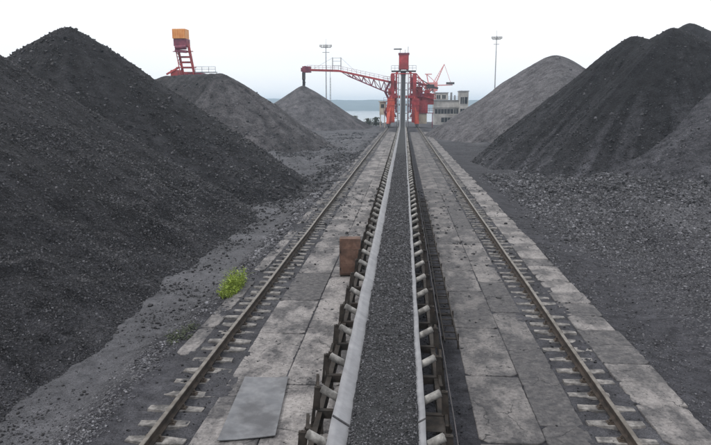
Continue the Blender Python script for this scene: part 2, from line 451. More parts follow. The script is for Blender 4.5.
# ------------------------------------------------------------------ coal heaps
def pile(label, ridge, slope, bounds, res, mat, tone=1.0, toneamp=.18, seed=0, amp=1.0, rnd=1.2, floor=-.5,
         nl=0, lsize=.05, extra=None, lump_tone=.35, stamp=.22, name='coal_pile'):
    x0, x1, y0, y1 = bounds
    X, Y = np.meshgrid(np.arange(x0, x1, res), np.arange(y0, y1, res), indexing='ij')
    pts = []
    for a, c in zip(ridge[:-1], ridge[1:]):
        n = max(2, int(math.hypot(c[0] - a[0], c[1] - a[1]) / .9))
        for k in range(n): pts.append([a[j] + (c[j] - a[j]) * k / n for j in range(3)])
    pts.append(list(ridge[-1])); pts = np.array(pts)
    wx = X + amp * (.9 * fbm(X / 5.5, Y / 5.5, seed + 1, 3)); wy = Y + amp * (.9 * fbm(X / 5.5, Y / 5.5, seed + 5, 3))
    H = np.full(X.shape, -99.); A = np.zeros_like(X); D = np.zeros_like(X)
    for i, (px, py, ph) in enumerate(pts):
        d = np.sqrt((wx - px) ** 2 + (wy - py) ** 2 + rnd * rnd) - rnd
        h = ph - slope * d
        k = h > H
        H = np.where(k, h, H)
        A = np.where(k, np.arctan2(wy - py, wx - px) * 6 + (py * .55 + px * .3), A); D = np.where(k, d, D)
    st = fbm(A * 1.6, D * .10, seed + 9, 4)                     # avalanche streaks running down the slope
    H = H + amp * sstep(0, 4, D) * (stamp * st + .10 * fbm(X * .9, Y * .9, seed + 12, 4)) \
        + .035 * fbm(X * 4.5, Y * 4.5, seed + 15, 3) * min(1, .3 / res + .3)
    slump = 1 - np.abs(fbm(X * .42, Y * .30, seed + 40, 4)) * 2.2            # slumps and loader cuts low on the slope
    H = H + amp * .55 * slump * sstep(3.6, .8, H) * sstep(-.9, .3, H) - .25 * amp * sstep(3.6, .8, H)
    q = .46; t = (H - floor) / q
    H = floor + q * np.where(t > 20, t, np.log1p(np.exp(np.clip(t, -20, 20))))
    T = tone * (1 + toneamp * 1.3 * st + toneamp * fbm(X * .35, Y * .35, seed + 20, 5))
    if extra: T = extra(X, Y, H, D, A, T)
    keep = H > floor + .06
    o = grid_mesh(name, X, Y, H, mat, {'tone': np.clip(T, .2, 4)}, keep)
    tag(o, label, 'coal pile', 'heaps of coal beside the conveyor')
    if nl:
        out = []; need = nl
        gxn, gyn = np.gradient(H, res)
        xs = RNG.uniform(x0, x1 - 2 * res, nl * 16); ys = RNG.uniform(y0, y1 - 2 * res, nl * 16)
        i = ((xs - x0) / res).astype(int); j = ((ys - y0) / res).astype(int)
        fx = (xs - x0) / res - i; fy = (ys - y0) / res - j
        z = (H[i, j] * (1 - fx) + H[i + 1, j] * fx) * (1 - fy) + (H[i, j + 1] * (1 - fx) + H[i + 1, j + 1] * fx) * fy
        d = np.hypot(xs, ys)
        facing = (gxn[i, j] * xs + gyn[i, j] * ys) > -.15 * d      # the sides turned to the tracks
        pr = np.clip((14 / d) ** 2 * 1.3, .02, 1) * (.35 + .65 * sstep(6, 0, z)) * (.4 + .6 * (fbm(xs * .5, ys * .5, seed + 30) > 0))
        ok = facing & (z > -.42) & (RNG.random(len(xs)) < pr) & (ys > 4)
        k = np.nonzero(ok)[0][:nl]
        sz = lsize * (.5 + RNG.pareto(3.6, len(k)).clip(0, 1.6)) * np.clip(d[k] / 16, .8, 3.0)
        P = np.stack([xs[k], ys[k], z[k] + sz * .15], -1)
        lo = lumps('coal_lumps', P, sz, np.clip(RNG.beta(1.3, 4, len(k)) * lump_tone * 3, 0, 1), M['lump'], o)
        lo['kind'] = 'stuff'
    return o

pile('nearest heap on the left, rough black lump coal cut by the frame edge',
     [(-21.3, 2, 9.2), (-21.1, 16, 8.9), (-20.5, 28.5, 8.3)], .70, (-32, -5.2, -6, 43), .07, M['coal'], .55, .34, 100, .6, .8, -.9,
     150000, .014, lambda X, Y, H, D, A, T: T * (1 + .5 * sstep(1.2, -.4, H)), .34)
pile('tall round-topped black heap behind the nearest heap on the left',
     [(-21.9, 42.3, 9.9), (-21.7, 42, 9.9)], .70, (-45, -5.2, 24, 62), .12, M['coal'], .50, .34, 140, .5, .8, -.9,
     60000, .018, lambda X, Y, H, D, A, T: T * (1 + .35 * sstep(4.5, 1.0, H)), .26)
pile('grey flat-topped heap on the left with the orange-topped machine behind',
     [(-36, 92, 8.2), (-31.0, 86, 8.9), (-23.8, 84, 9.1)], .67, (-56, -5.6, 64, 112), .22, M['coal_far'], 1.08, .34, 180, .8, .9, -.9,
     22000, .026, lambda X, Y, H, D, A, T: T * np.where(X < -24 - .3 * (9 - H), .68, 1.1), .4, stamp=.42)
pile('light grey conical heap under the tip of the stacker boom',
     [(-24.15, 158.5, 9.9)], .63, (-44, -5.0, 134, 180), .3, M['coal_far'], 1.75, .28, 220, .5, .5, -.9, 0)
pile('light grey rounded heap on the right beyond the dark ridge',
     [(32, 140, 12), (24.9, 112, 13.2), (23.0, 98, 8.5), (22.0, 90, 5.5)], .68, (1.5, 60, 60, 165), .3, M['coal_far'], 1.7, .3, 260, .7, 2.0, -.9, 6000, .03, None, .6)

def ridge_tone(X, Y, H, D, A, T):
    g = fbm(A * 1.1, D * .06, 333, 3)
    T = T * (1 + 1.0 * sstep(.16, .34, g) * sstep(7.5, 4, H))
    return T * (1 + 1.1 * sstep(2.2, -.1, H))
pile('long dark two-humped heap on the right, its face streaked by slides',
     [(19.6, 59.0, 10.8), (20.3, 57.5, 10.3), (21.6, 56, 11.1), (24.5, 54, 9.4), (30, 52, 8.6)], .89, (5.2, 46, 34, 78), .11, M['coal'], .40, .25, 300, .6, .8, -.7,
     60000, .017, ridge_tone, .25, stamp=.5)
pile('sharp-peaked grey-black heap rising behind the two-humped heap at right',
     [(30.8, 75, 13.7), (42, 78, 9)], .74, (10, 60, 56, 96), .22, M['coal'], .60, .15, 340, .4, .7, -.7, 5000, .03, None, .3)
pile('grey smooth-sloped heap at the right frame edge in front of the dark heaps',
     [(31.3, 50.5, 11.7), (38, 50, 12)], .67, (11.0, 50, 30, 68), .13, M['coal'], 1.3, .2, 380, .5, .6, -.7,
     16000, .018, None, .5)
pile('dark mottled spur of coal between the two-humped heap and the grey slope at right',
     [(27.0, 53.5, 8.9), (30, 54, 9.6)], .70, (9.0, 44, 36, 68), .13, M['coal'], .38, .4, 420, .8, .7, -.7, 18000, .022, None, .3, stamp=.5)

# ------------------------------------------------------------------ loose rubble on the ground (uncountable)
def rubble(name, label, n, xr, yr, dens, size, tone_k, mat, far=14):
    xs = RNG.uniform(*xr, n * 14)
    ys = yr[0] + (yr[1] - yr[0]) * RNG.random(n * 14) ** 2.0
    ok = RNG.random(len(xs)) < dens(xs, ys)
    k = np.nonzero(ok)[0][:n]; xs = xs[k]; ys = ys[k]
    sz = size * (.45 + RNG.pareto(3.4, len(k)).clip(0, 1.8)) * np.clip(np.hypot(xs, ys) / far, .7, 3)
    P = np.stack([xs, ys, ground_h(xs, ys) + sz * .2], -1)
    o = lumps(name, P, sz, np.clip(RNG.beta(1.2, 2.6, len(k)) * tone_k, 0, 1), mat)
    return tag(o, label, 'coal rubble', kind='stuff')
rubble('coal_rubble', 'loose grey coal rubble strewn over the ground right of the track', 80000, (5.2, 27), (7.5, 50),
       lambda x, y: sstep(5.2, 7.6, x - .5 * fbm(y * .5, y * 0, 50)) * (.10 + .90 * sstep(-.05, .3, fbm((x - .12 * y) * .6, y * .16, 51, 4) + .35 * sstep(22, 34, y))) * (1 - .9 * np.exp(-(((y - (13.2 + .12 * (x - 6))) / 1.3) ** 2))),
       .0155, 1.0, M['lump_light'])
rubble('gravel', 'broken stones and coal on the verge left of the left rail', 13000, (-6.6, -4.2), (7.5, 60),
       lambda x, y: np.exp(-((x + 4.85) / .40) ** 2) * (.25 + .75 * sstep(-.1, .3, fbm(x * 1.1, y * .7, 53, 4))), .015, 1.1, M['lump_light'], 12)
rubble('distant_rubble', 'dark clods strewn over the ground between the left rail and the grey heap', 16000, (-17, -4.4), (38, 125),
       lambda x, y: .05 + .95 * sstep(0, .35, fbm(x * .3, y * .15, 73, 4)), .022, .5, M['lump_light'])
rubble('toe_spill', 'black crumbs rolled from the left heaps onto the dust road', 9000, (-8.6, -4.9), (7.5, 45),
       lambda x, y: sstep(-5.2, -6.6, x + .5 * fbm(y * .6, y * 0, 57)) * (.15 + .85 * sstep(-.2, .4, fbm(x * 1.2, y * .8, 58, 4))), .016, .5, M['lump'], 13)
rubble('coal_grit', 'fine dark grit over the ground right beside the right slabs', 26000, (4.7, 9.5), (7.5, 30),
       lambda x, y: .2 + .8 * sstep(-.2, .3, fbm((x - .12 * y) * 1.1, y * .35, 77, 4)), .009, .7, M['lump_light'], 11)
rubble('scattered_coal', 'black coal rolled out from the foot of the right heaps', 26000, (6.0, 26), (30, 50),
       lambda x, y: sstep(30, 46, y) * (.2 + .8 * sstep(-.2, .3, fbm(x * .5, y * .5, 67, 4))), .016, .75, M['lump'])
rubble('coal_spillage_and_shade', 'spilled coal crumbs on the slabs, packed under the conveyor to darken its shade', 20000, (-4.3, 4.8), (7.0, 40),
       lambda x, y: .10 + .90 * np.exp(-((x - BX) / 1.0) ** 4), .012, .25, M['lump'], 10)  # real spillage, but crowded under the conveyor to deepen the shade there

# ------------------------------------------------------------------ paving slabs (setting)
def paving():
    b_v = []; b_f = []; tn = []; dr = []
    def slab(x0, x1, y0, y1, z, t, d, j=.010):
        dz = [random.uniform(-.012, .010) for _ in range(4)]
        X0, X1, Ya, Yb = x0 + random.uniform(-j, j), x1 + random.uniform(-j, j), y0 + random.uniform(-j, j), y1 + random.uniform(-j, j)
        near = y0 < 36
        def edge(a, b_):
            n = max(1, int(math.hypot(b_[0] - a[0], b_[1] - a[1]) / .11)) if near else 1
            return [(a[0] + (b_[0] - a[0]) * q / n, a[1] + (b_[1] - a[1]) * q / n) for q in range(n)]
        per = edge((X0, Ya), (X1, Ya)) + edge((X1, Ya), (X1, Yb)) + edge((X1, Yb), (X0, Yb)) + edge((X0, Yb), (X0, Ya))
        cxm, cym = (X0 + X1) / 2, (Ya + Yb) / 2; out = []
        chip = [random.random() < .35 for _ in range(4)]
        for px_, py_ in per:
            ins = abs(random.gauss(0, .005)) + (.03 * random.random() if random.random() < .07 else 0)
            for q, (kx, ky) in enumerate(((X0, Ya), (X1, Ya), (X1, Yb), (X0, Yb))):
                dd = math.hypot(px_ - kx, py_ - ky)
                if chip[q] and dd < .10: ins += (.10 - dd) * .55
            if not near: ins = 0
            out.append((px_ + (ins if px_ < cxm else -ins) * (1 if abs(px_ - cxm) > .01 else 0), py_ + (ins if py_ < cym else -ins)))
        k = len(b_v); n = len(out)
        def zt(px_, py_):
            u_, v_ = (px_ - X0) / (X1 - X0), (py_ - Ya) / (Yb - Ya)
            return z + (dz[0] * (1 - u_) + dz[1] * u_) * (1 - v_) + (dz[3] * (1 - u_) + dz[2] * u_) * v_
        b_v.extend((a, b_, -.20) for a, b_ in out)
        b_v.extend((a, b_, zt(a, b_) - .010) for a, b_ in out)
        b_v.extend((a + (.010 if a < cxm else -.010), b_ + (.010 if b_ < cym else -.010), zt(a, b_)) for a, b_ in out)
        for q in range(n):
            q2 = (q + 1) % n
            b_f.append((k + q, k + q2, k + n + q2, k + n + q)); b_f.append((k + n + q, k + n + q2, k + 2 * n + q2, k + 2 * n + q))
        b_f.append(tuple(range(k + 2 * n, k + 3 * n)))
        tn.extend([t] * (3 * n)); dr.extend([d] * (3 * n))
    def lane(x0, x1, ln, z, t, d, drv, skip=0, ragged=0.0, y0=4.0, y1=128.0, special=None):
        y = y0 + random.uniform(0, 1)
        while y < y1:
            L = ln * random.uniform(.75, 1.25)
            dd = d + random.choice([0, 0, 0, drv, -drv * .5])
            if special:
                for (a, c, v) in special:
                    if a < y + L / 2 < c: dd = v
            if random.random() > skip:
                slab(x0, x1 + random.uniform(-ragged, ragged) * .5 if x0 > 0 else x1, y, y + L - .02, z, t * random.uniform(.9, 1.08), dd)
            y += L
    lane(-2.065, -1.02, 2.4, -.004, 1.0, .30, .25)
    lane(-3.08, -2.08, 2.9, -.008, .98, .48, .3, special=[(15.2, 18.5, 1.2), (11.2, 15, .45)])
    lane(1.18, 2.138, 2.4, -.004, .72, .48, .22)
    lane(2.145, 2.84, 2.6, -.006, .74, .60, .25, special=[(9.5, 13.5, 1.4), (15.5, 17.6, 1.4), (18, 22, .3), (26, 30, .95)])
    lane(3.86, 4.74, 1.02, .004, .86, .33, .25, .03, .14, special=[(12.6, 13.9, 1.05), (19.5, 20.7, .95)])
    lane(-4.48, -4.12, 1.5, -.010, .9, .50, .3, .14, y0=11)
    me = bpy.data.meshes.new('paving'); me.from_pydata(b_v, [], b_f); me.materials.append(M['slab'])
    for n_, a_ in (('tone', tn), ('dirt', dr)):
        at = me.attributes.new(n_, 'FLOAT', 'POINT'); at.data.foreach_set('value', np.array(a_, dtype=np.float32))
    me.update(); o = link(bpy.data.objects.new('paving', me))
    tag(o, 'dusty concrete paving slabs laid along the crane rails', 'paving', kind='structure')
paving()

# a lighter cover sheet lying on the slabs
b = MB()
pts = [(-2.66, 8.62), (-1.84, 8.82), (-2.02, 10.95), (-2.80, 10.90)]
nx_, ny_ = 10, 20
vs = []
for zo in (0, .012):
    for i in range(nx_ + 1):
        for j in range(ny_ + 1):
            a, c = i / nx_, j / ny_
            x = (pts[0][0] * (1 - a) + pts[1][0] * a) * (1 - c) + (pts[3][0] * (1 - a) + pts[2][0] * a) * c
            y = (pts[0][1] * (1 - a) + pts[1][1] * a) * (1 - c) + (pts[3][1] * (1 - a) + pts[2][1] * a) * c
            z = .012 + .010 * float(fbm(x * 2, y * 2, 71, 3)) + .02 * abs(a - .5) ** 3 * 6 + zo
            vs.append((x, y, z))
W_ = ny_ + 1; T_ = (nx_ + 1) * W_
fs = []
for i in range(nx_):
    for j in range(ny_):
        q = i * W_ + j
        fs.append((T_ + q, T_ + q + W_, T_ + q + W_ + 1, T_ + q + 1)); fs.append((q + 1, q + W_ + 1, q + W_, q))
ring = [i * W_ for i in range(nx_ + 1)] + [nx_ * W_ + j for j in range(1, W_)] + [i * W_ + ny_ for i in range(nx_ - 1, -1, -1)] + [j for j in range(ny_ - 1, 0, -1)]
for k in range(len(ring)):
    a, c = ring[k], ring[(k + 1) % len(ring)]; fs.append((a, c, c + T_, a + T_))
b.add(vs, fs)
tag(b.build('cover_sheet', M['cover']), 'flat grey sheet lying on the slabs left of the conveyor', 'cover sheet')

# ------------------------------------------------------------------ crane rails
def crane_rail(cx, label, seed):
    rs = random.Random(seed)
    t = empty('crane_rail', (cx, 0, 0)); tag(t, label, 'rail', 'rails the stacker runs on')
    prof = [(-.065, .0), (.065, .0), (.065, .014), (.014, .03), (.012, .105), (.036, .118), (.036, .150), (.028, .158), (-.028, .158), (-.036, .150), (-.036, .118), (-.012, .105), (-.014, .03), (-.065, .014)]
    m = MB(); n = len(prof); ys = list(np.arange(3, 182, 2.0)); vs = []
    for y in ys:
        off = .006 * math.sin(y * .7 + seed) + .004 * math.sin(y * 2.3)
        for px, pz in prof: vs.append((px + off, y, pz + .012))
    fs = []; top = []
    for k in range(len(ys) - 1):
        for i in range(n):
            q = (k * n + i, k * n + (i + 1) % n, (k + 1) * n + (i + 1) % n, (k + 1) * n + i)
            (top if i in (6, 7, 8) else fs).append(q)
    m.add(vs, fs, 0); b0 = len(m.v) - len(vs)
    for q in top: m.f.append(q); m.mi.append(1); m.sm.append(False)
    m.add([], [], 0)
    m.f.append(tuple(range(n))); m.mi.append(0); m.sm.append(False)
    m.build('rail', [M['rail_side'], M['rail_top']], t)
    protos = []
    for k in range(4):
        s = MB(); L0, L1 = -.44 + rs.uniform(-.08, .07), .42 + rs.uniform(-.07, .07); a = .125
        vs = []
        for (x, e) in ((L0, .03), (-.13, .0), (.13, .0), (L1, .03)):
            vs += [(x, -a + e, -.16), (x, a - e, -.16), (x, a - e - .02, .0 + rs.uniform(-.01, .006)), (x, -a + e + .02, .0 + rs.uniform(-.01, .006))]
        fs = []
        for q in range(3):
            for i in range(4): fs.append((q * 4 + i, q * 4 + (i + 1) % 4, q * 4 + 4 + (i + 1) % 4, q * 4 + 4 + i))
        fs += [(3, 2, 1, 0), (12, 13, 14, 15)]
        s.add(vs, fs)
        protos.append(s)
    clip = MB(); clip.box(-.15, .15, -.06, .06, -.004, .010)
    for sg in (-1, 1):
        clip.box(sg * .10 - .035, sg * .10 + .035, -.04, .04, .004, .03)
        clip.tube((sg * .10, 0, .03), (sg * .10, 0, .075), .014, n=8)
        clip.tube((sg * .10, 0, .045), (sg * .10, 0, .06), .024, n=6)
    meshes = []
    y = 5.0; i = 0; far = MB()
    while y < 172:
        p = protos[rs.randrange(4)]; yy = y + rs.uniform(-.03, .03)
        if i < 100:
            if i < 4:
                o = protos[i].build('sleeper', M['sleeper'], t); meshes.append(o.data)
            else:
                o = link(bpy.data.objects.new('sleeper', meshes[rs.randrange(4)]), t)
            o.location = (0, yy, rs.uniform(-.02, .006)); o.rotation_euler = (0, 0, rs.uniform(-.03, .03))
            if i < 40:
                if i == 0: c0 = clip.build('rail_clip', M['clip'], o); cm = c0.data
                else: link(bpy.data.objects.new('rail_clip', cm), o)
        else:
            dz = rs.uniform(-.02, .004)
            far.add([(a, c + yy, d + dz) for a, c, d in p.v], p.f)
        y += .52; i += 1
    fo = far.build('sleeper', M['sleeper'], t); fo['kind'] = 'stuff'; fo['label'] = 'far run of sleepers under the rail'
crane_rail(LRX, 'worn steel crane rail left of the conveyor on concrete sleepers', 3)
crane_rail(RRX, 'worn steel crane rail right of the conveyor on concrete sleepers', 8)

# ------------------------------------------------------------------ the belt conveyor
Y0, Y1, YR = 4.0, 158.0, 122.0
def lift(y):
    y = np.asarray(y, float); d = np.clip(y - YR, 0, 15); e = np.maximum(y - YR - 15, 0)
    return .42 * d * d / 30 + .42 * e
def wander(y):
    return .018 * fbm(np.asarray(y) * .22, np.asarray(y) * 0 + 2, 81, 3) + .006 * fbm(np.asarray(y) * 1.3, np.asarray(y) * 0, 82, 2)
conv = empty('belt_conveyor', (BX, 0, 0))
tag(conv, 'long troughed belt conveyor running between the rails to the stacker', 'conveyor')
ZB = .78
prof = np.array([(-.585, .985), (-.50, .936), (-.40, .878), (-.30, .820), (-.22, .785), (-.10, .776), (.10, .776), (.22, .785), (.30, .820), (.40, .878), (.50, .936), (.585, .985)])
ys = np.concatenate([np.arange(Y0, 40, .2), np.arange(40, Y1, .8)])
PX, YY = np.meshgrid(prof[:, 0], ys, indexing='ij')
PZ = np.repeat(prof[:, 1][:, None], len(ys), 1) + lift(YY)
sag = .012 * np.cos(YY * 2 * np.pi / 1.25)
edge_w = np.abs(PX) / .585
PZ = PZ + sag * edge_w * .6 + .005 * fbm(YY * .8, PX * 2, 84, 3) * edge_w ** 2
PXw = PX + wander(YY) + .007 * fbm(YY * 1.6, PX * 0 + 5, 86, 2) * edge_w ** 3 * np.sign(PX)
V1 = np.stack([PXw, YY, PZ], -1); V2 = V1.copy(); V2[..., 2] -= .016
n0, n1 = PX.shape; idx = np.arange(n0 * n1).reshape(n0, n1); T_ = n0 * n1
q = np.stack([idx[:-1, :-1], idx[1:, :-1], idx[1:, 1:], idx[:-1, 1:]], -1).reshape(-1, 4)
side = []
for r_, fl in ((0, 1), (n0 - 1, 0)):
    a = idx[r_, :-1]; c = idx[r_, 1:]; s4 = np.stack([a, c, c + T_, a + T_], -1)
    side.append(s4 if fl else s4[:, ::-1])
np_mesh('belt', np.concatenate([V1.reshape(-1, 3), V2.reshape(-1, 3)]), np.concatenate([q, q[:, ::-1] + T_] + side), M['belt'], None, True, conv)
# return run of the belt
m = MB(); m.box(-.56, .56, Y0, 126, .30, .315); m.build('return_belt', M['belt'], conv)
# splice across the belt
m = MB()
for i in range(len(prof) - 1):
    a, c = prof[i], prof[i + 1]; w_ = float(wander(7.9))
    m.bar((a[0] * 1.0 + w_, 7.55 + .10 * abs(a[0]), a[1] + .010), (c[0] + w_, 7.55 + .10 * abs(c[0]), c[1] + .010), .03, .016)
m.build('belt_splice', M['splice'], conv)
# stringers: channel sections either side
for sg in (-1, 1):
    m = MB(); x = sg * .86
    m.box(x - .008, x + .008, Y0, 128, .52, .68); m.box(x - .008 - (.06 if sg > 0 else 0), x + .008 + (.06 if sg < 0 else 0), Y0, 128, .682, .696)
    m.box(x - .008 - (.06 if sg > 0 else 0), x + .008 + (.06 if sg < 0 else 0), Y0, 128, .504, .518)
    m.build('stringer', M['frame'], conv)
# idlers
def wing_pts(sg):
    d = Vector((sg * .866, 0, .5)); nrm = Vector((sg * .5, 0, -.866)) * 1.0
    a = Vector((sg * .235, 0, .768)) + nrm * .066
    return a, a + d * .625, d
def make_idler():
    m = MB()
    m.box(-.86, .86, -.04, .04, .697, .715)
    m.box(-.86, .86, -.04, -.03, .60, .697)
    for sg in (-1, 1):
        a, e, d = wing_pts(sg)
        e2 = e + d * .035
        m.bar((sg * .865, 0, .70), (e2.x + sg * .01, 0, e2.z + .02), .055, .014, up=(0, 1, 0))
        m.bar((sg * .93, .0, .56), (e2.x + sg * .05, 0, e2.z - .02), .04, .012, up=(0, 1, 0))
        m.bar((e2.x - sg * .01, 0, e2.z), (e2.x + sg * .07, 0, e2.z), .05, .014)
        m.bar((sg * .27, 0, .70), (sg * .235, 0, .745), .05, .014, up=(0, 1, 0))
        m.tube(a - d * .03, a, .014, n=8); m.tube(e, e + d * .05, .014, n=8)
    o = m.build('idler', M['frame'], conv)
    for sg in (-1, 1):
        a, e, d = wing_pts(sg)
        r = MB(); r.tube(a, e, .055, n=18); r.tube(e, e + d * .010, .045, .026, n=18)
        r.build('roller', M['roller'], o)
    r = MB(); r.tube((-.21, 0, .698), (.21, 0, .698), .058, n=14); r.build('roller', M['roller'], o)
    return o
id0 = make_idler(); id0.location = (0, 4.6, 0)
rr = random.Random(4)
ny = 98
for k in range(1, ny):
    y = 4.6 + 1.25 * k
    o = id0.copy(); S.collection.objects.link(o); o.parent = conv
    o.location = (rr.uniform(-.012, .012), y + rr.uniform(-.05, .05), float(lift(y)) * .999 + rr.uniform(-.006, .004)); o.rotation_euler = (0, 0, rr.uniform(-.03, .03))
    for ch in id0.children:
        c = ch.copy(); S.collection.objects.link(c); c.parent = o
# support legs with an inclined outer strut, every idler on the left and right
def make_leg(sg):
    m = MB(); x = sg * .885
    m.box(x - .03, x + .03, -.035, -.025, -.10, .68); m.box(x - .03, x - .02, -.025, .035, -.10, .68)
    m.bar((sg * .95, .16, .70), (sg * 1.04, .16, -.02), .045, .012, up=(0, 1, 0))
    m.bar((sg * .94, .44, .72), (sg * 1.03, .19, .02), .045, .012)
    m.bar((sg * .93, .10, .705), (sg * .95, .50, .715), .045, .014)
    m.box(min(x, sg * 1.10), max(x, sg * 1.10), .08, .24, -.04, .012)
    m.bar((x, .0, .35), (sg * 1.02, .16, .10), .035, .01)
    return m.build('support_leg', M['frame'], conv)
for sg in (-1, 1):
    l0 = make_leg(sg); l0.location = (0, 5.3, 0)
    for k in range(1, 49):
        y = 5.3 + 2.5 * k if k > 24 else 5.3 + 1.25 * k * (1.0 if k < 13 else 1.5) - (0 if k < 13 else 6 * 1.25)
        c = l0.copy(); S.collection.objects.link(c); c.parent = conv
        c.location = (rr.uniform(-.03, .02) * sg, y + rr.uniform(-.1, .1), rr.uniform(-.02, .01)); c.rotation_euler = (rr.uniform(-.03, .03), rr.uniform(-.03, .03), rr.uniform(-.12, .12))
for y in (8.05, 14.3, 21.8):
    m = MB(); m.box(.60, .85, y - .21, y + .21, .699, .703); m.build('deck_plate', M['frame'], conv)
# pull cord along the right side
m = MB()
for k in range(60):
    y = 4 + 2 * k
    m.bar((.985, y, .80 - .0), (.985, y + 1, .775), .012); m.bar((.985, y + 1, .775), (.985, y + 2, .80), .012)
m.build('pull_cord', M['dsteel'], conv)

# coal riding on the belt
def coal_top(x, y):
    u_ = (x - BX) / .5
    base = .905 + .075 * (x - (-.63)) / .85 + .035 * np.clip(1 - ((x + .2) / .42) ** 2, 0, 1)
    return base + lift(y) + .016 * fbm(x * 4, y * 3, 91, 4) + .022 * fbm(x * 1.5, y * .6, 92, 3) + .006 * fbm(x * 22, y * 22, 93, 3)
cx_ = np.linspace(0, 1, 46); cy_ = np.concatenate([np.arange(Y0, 24, .03), np.arange(24, 60, .12), np.arange(60, Y1, .8)])
CXX, CYY = np.meshgrid(cx_, cy_, indexing='ij')
le = -.655 + .025 * fbm(CYY * 1.7, CYY * 0, 95, 4) + wander(CYY); re = .235 + .012 * fbm(CYY * 2.2, CYY * 0 + 4, 96, 4) + wander(CYY)
XX = le + (re - le) * CXX
ZZ = coal_top(XX, CYY) - .06 * (np.abs(CXX * 2 - 1) ** 14)
lo = grid_mesh('coal_load', XX, CYY, ZZ, M['belt_coal'])
tag(lo, 'dark crushed coal riding on the belt', 'coal', kind='stuff')
n = 60000
ly = 5.5 + 50 * RNG.random(n) ** 2.2; lx = RNG.uniform(-.63, .215, n)
sz = .0085 * (.5 + RNG.pareto(3, n).clip(0, 2)) * np.clip(ly / 10, .8, 1.7)
P = np.stack([lx + wander(ly), ly, coal_top(lx, ly) + sz * .1], -1)
cc = lumps('coal_lumps', P, sz, np.clip(RNG.beta(1.3, 3, n) * 1.0, 0, 1), M['lump'], lo); cc['kind'] = 'stuff'

# cable ladder on the ground right of the conveyor
t = empty('cable_ladder', (1.0, 0, 0)); tag(t, 'dark steel cable ladder on short feet right of the conveyor', 'cable ladder')
for x in (-.13, .13):
    m = MB(); m.box(x - .012, x + .012, 12.4, 34, .20, .26); m.build('side_rail', M['frame'], t)
for k in range(52):
    m = MB(); m.bar((-.118, 12.6 + .4 * k, .23), (.118, 12.6 + .4 * k + rr.uniform(-.02, .02), .23), .03, .02); m.build('rung', M['frame'], t)
for k in range(14):
    m = MB()
    for x in (-.16, .16): m.box(x - .015, x + .015, 12.7 + 1.5 * k, 12.74 + 1.5 * k, -.08, .30 if x > 0 else .24)
    m.box(-.145, .145, 12.7 + 1.5 * k, 12.74 + 1.5 * k, .17, .20); m.build('foot', M['frame'], t)

# ------------------------------------------------------------------ rusty cabinet
t = empty('rusty_cabinet', (-1.50, 18.35, -.005), R(2)); tag(t, 'rust-brown steel cabinet standing on the slabs left of the conveyor', 'cabinet')
m = MB(); m.box(-.30, .30, -.19, .19, .05, 1.12); m.build('body', M['rust'], t, .008)
m = MB(); m.box(-.265, .265, -.208, -.192, .10, .84); m.build('door', M['rust'], t, .004)
m = MB(); m.box(-.28, .28, -.17, .17, 0, .05); m.build('plinth', M['frame'], t)
m = MB(); m.box(.20, .23, -.235, -.209, .44, .56); m.build('handle', M['frame'], t)
for z in (.2, .7):
    m = MB(); m.tube((-.275, -.215, z), (-.275, -.215, z + .08), .012, n=8); m.build('hinge', M['frame'], t)

# ------------------------------------------------------------------ plants
def blade_tuft(name, label, x, y, n, h, spread, mat, seed, long=1.3):
    rs = random.Random(seed); z0 = float(ground_h(np.array([x]), np.array([y]))[0])
    t = empty(name, (x, y, z0)); tag(t, label, 'plant')
    st = MB(); lf = MB()
    for k in range(n):
        a = rs.uniform(0, 6.283); r = rs.uniform(0, spread) ; bx, by = math.cos(a) * r, math.sin(a) * r * long
        hh = h * rs.uniform(.5, 1.0); lean = Vector((math.cos(a), math.sin(a), 0)) * rs.uniform(.05, .4) * hh
        hh *= .55 + .45 * float(sstep(-1, .6, by / (spread * long))) + .45 * rs.random() ** 2; tip = Vector((bx, by, hh)) + lean
        lf.tube((bx, by, -.04), tip, .006, .003, n=5)  # thin stems, built into the same mesh as the leaves
        for q in range(2):                                             # arching grass blades
            b2 = rs.uniform(0, 6.283); dv = Vector((math.cos(b2), math.sin(b2), 0)); sv = Vector((-dv.y, dv.x, 0)); L = hh * rs.uniform(.8, 1.5); wd_ = rs.uniform(.008, .016)
            p0 = Vector((bx + rs.uniform(-.04, .04), by + rs.uniform(-.08, .08), -.03)); vs = []
            for i_ in range(5):
                u_ = i_ / 4; pp = p0 + dv * (L * .62 * u_ ** 1.6) + Vector((0, 0, L * (u_ - .38 * u_ ** 3))); ww = wd_ * (1 - u_ * .92)
                vs += [pp - sv * ww, pp + sv * ww]
            lf.add(vs, [(2 * i_, 2 * i_ + 1, 2 * i_ + 3, 2 * i_ + 2) for i_ in range(4)])
        for j in range(4):
            u_ = rs.uniform(.15, 1); p = Vector((bx, by, -.04)).lerp(tip, u_)
            b2 = rs.uniform(0, 6.283); d = Vector((math.cos(b2), math.sin(b2), rs.uniform(-.2, .9))).normalized(); L = rs.uniform(.06, .15)
            s_ = d.cross(Vector((0, 0, 1))).normalized() * L * .16
            m_ = p + d * L * .5 + Vector((0, 0, .006)); e = p + d * L - Vector((0, 0, L * .2))
            lf.add([p, m_ + s_, e, m_ - s_], [(0, 1, 2, 3)])
    lf.build('stems_and_leaves', mat, t)
blade_tuft('green_weed', 'bright green tuft of weeds at the edge of the left slabs', -4.52, 16.6, 150, .40, .20, M['leaf_bright'], 1, 4.6)
blade_tuft('dusty_weed', 'low dull green weed on the verge below the bright green weed', -4.75, 13.1, 40, .12, .26, M['leaf_dark'], 2, 3.0)

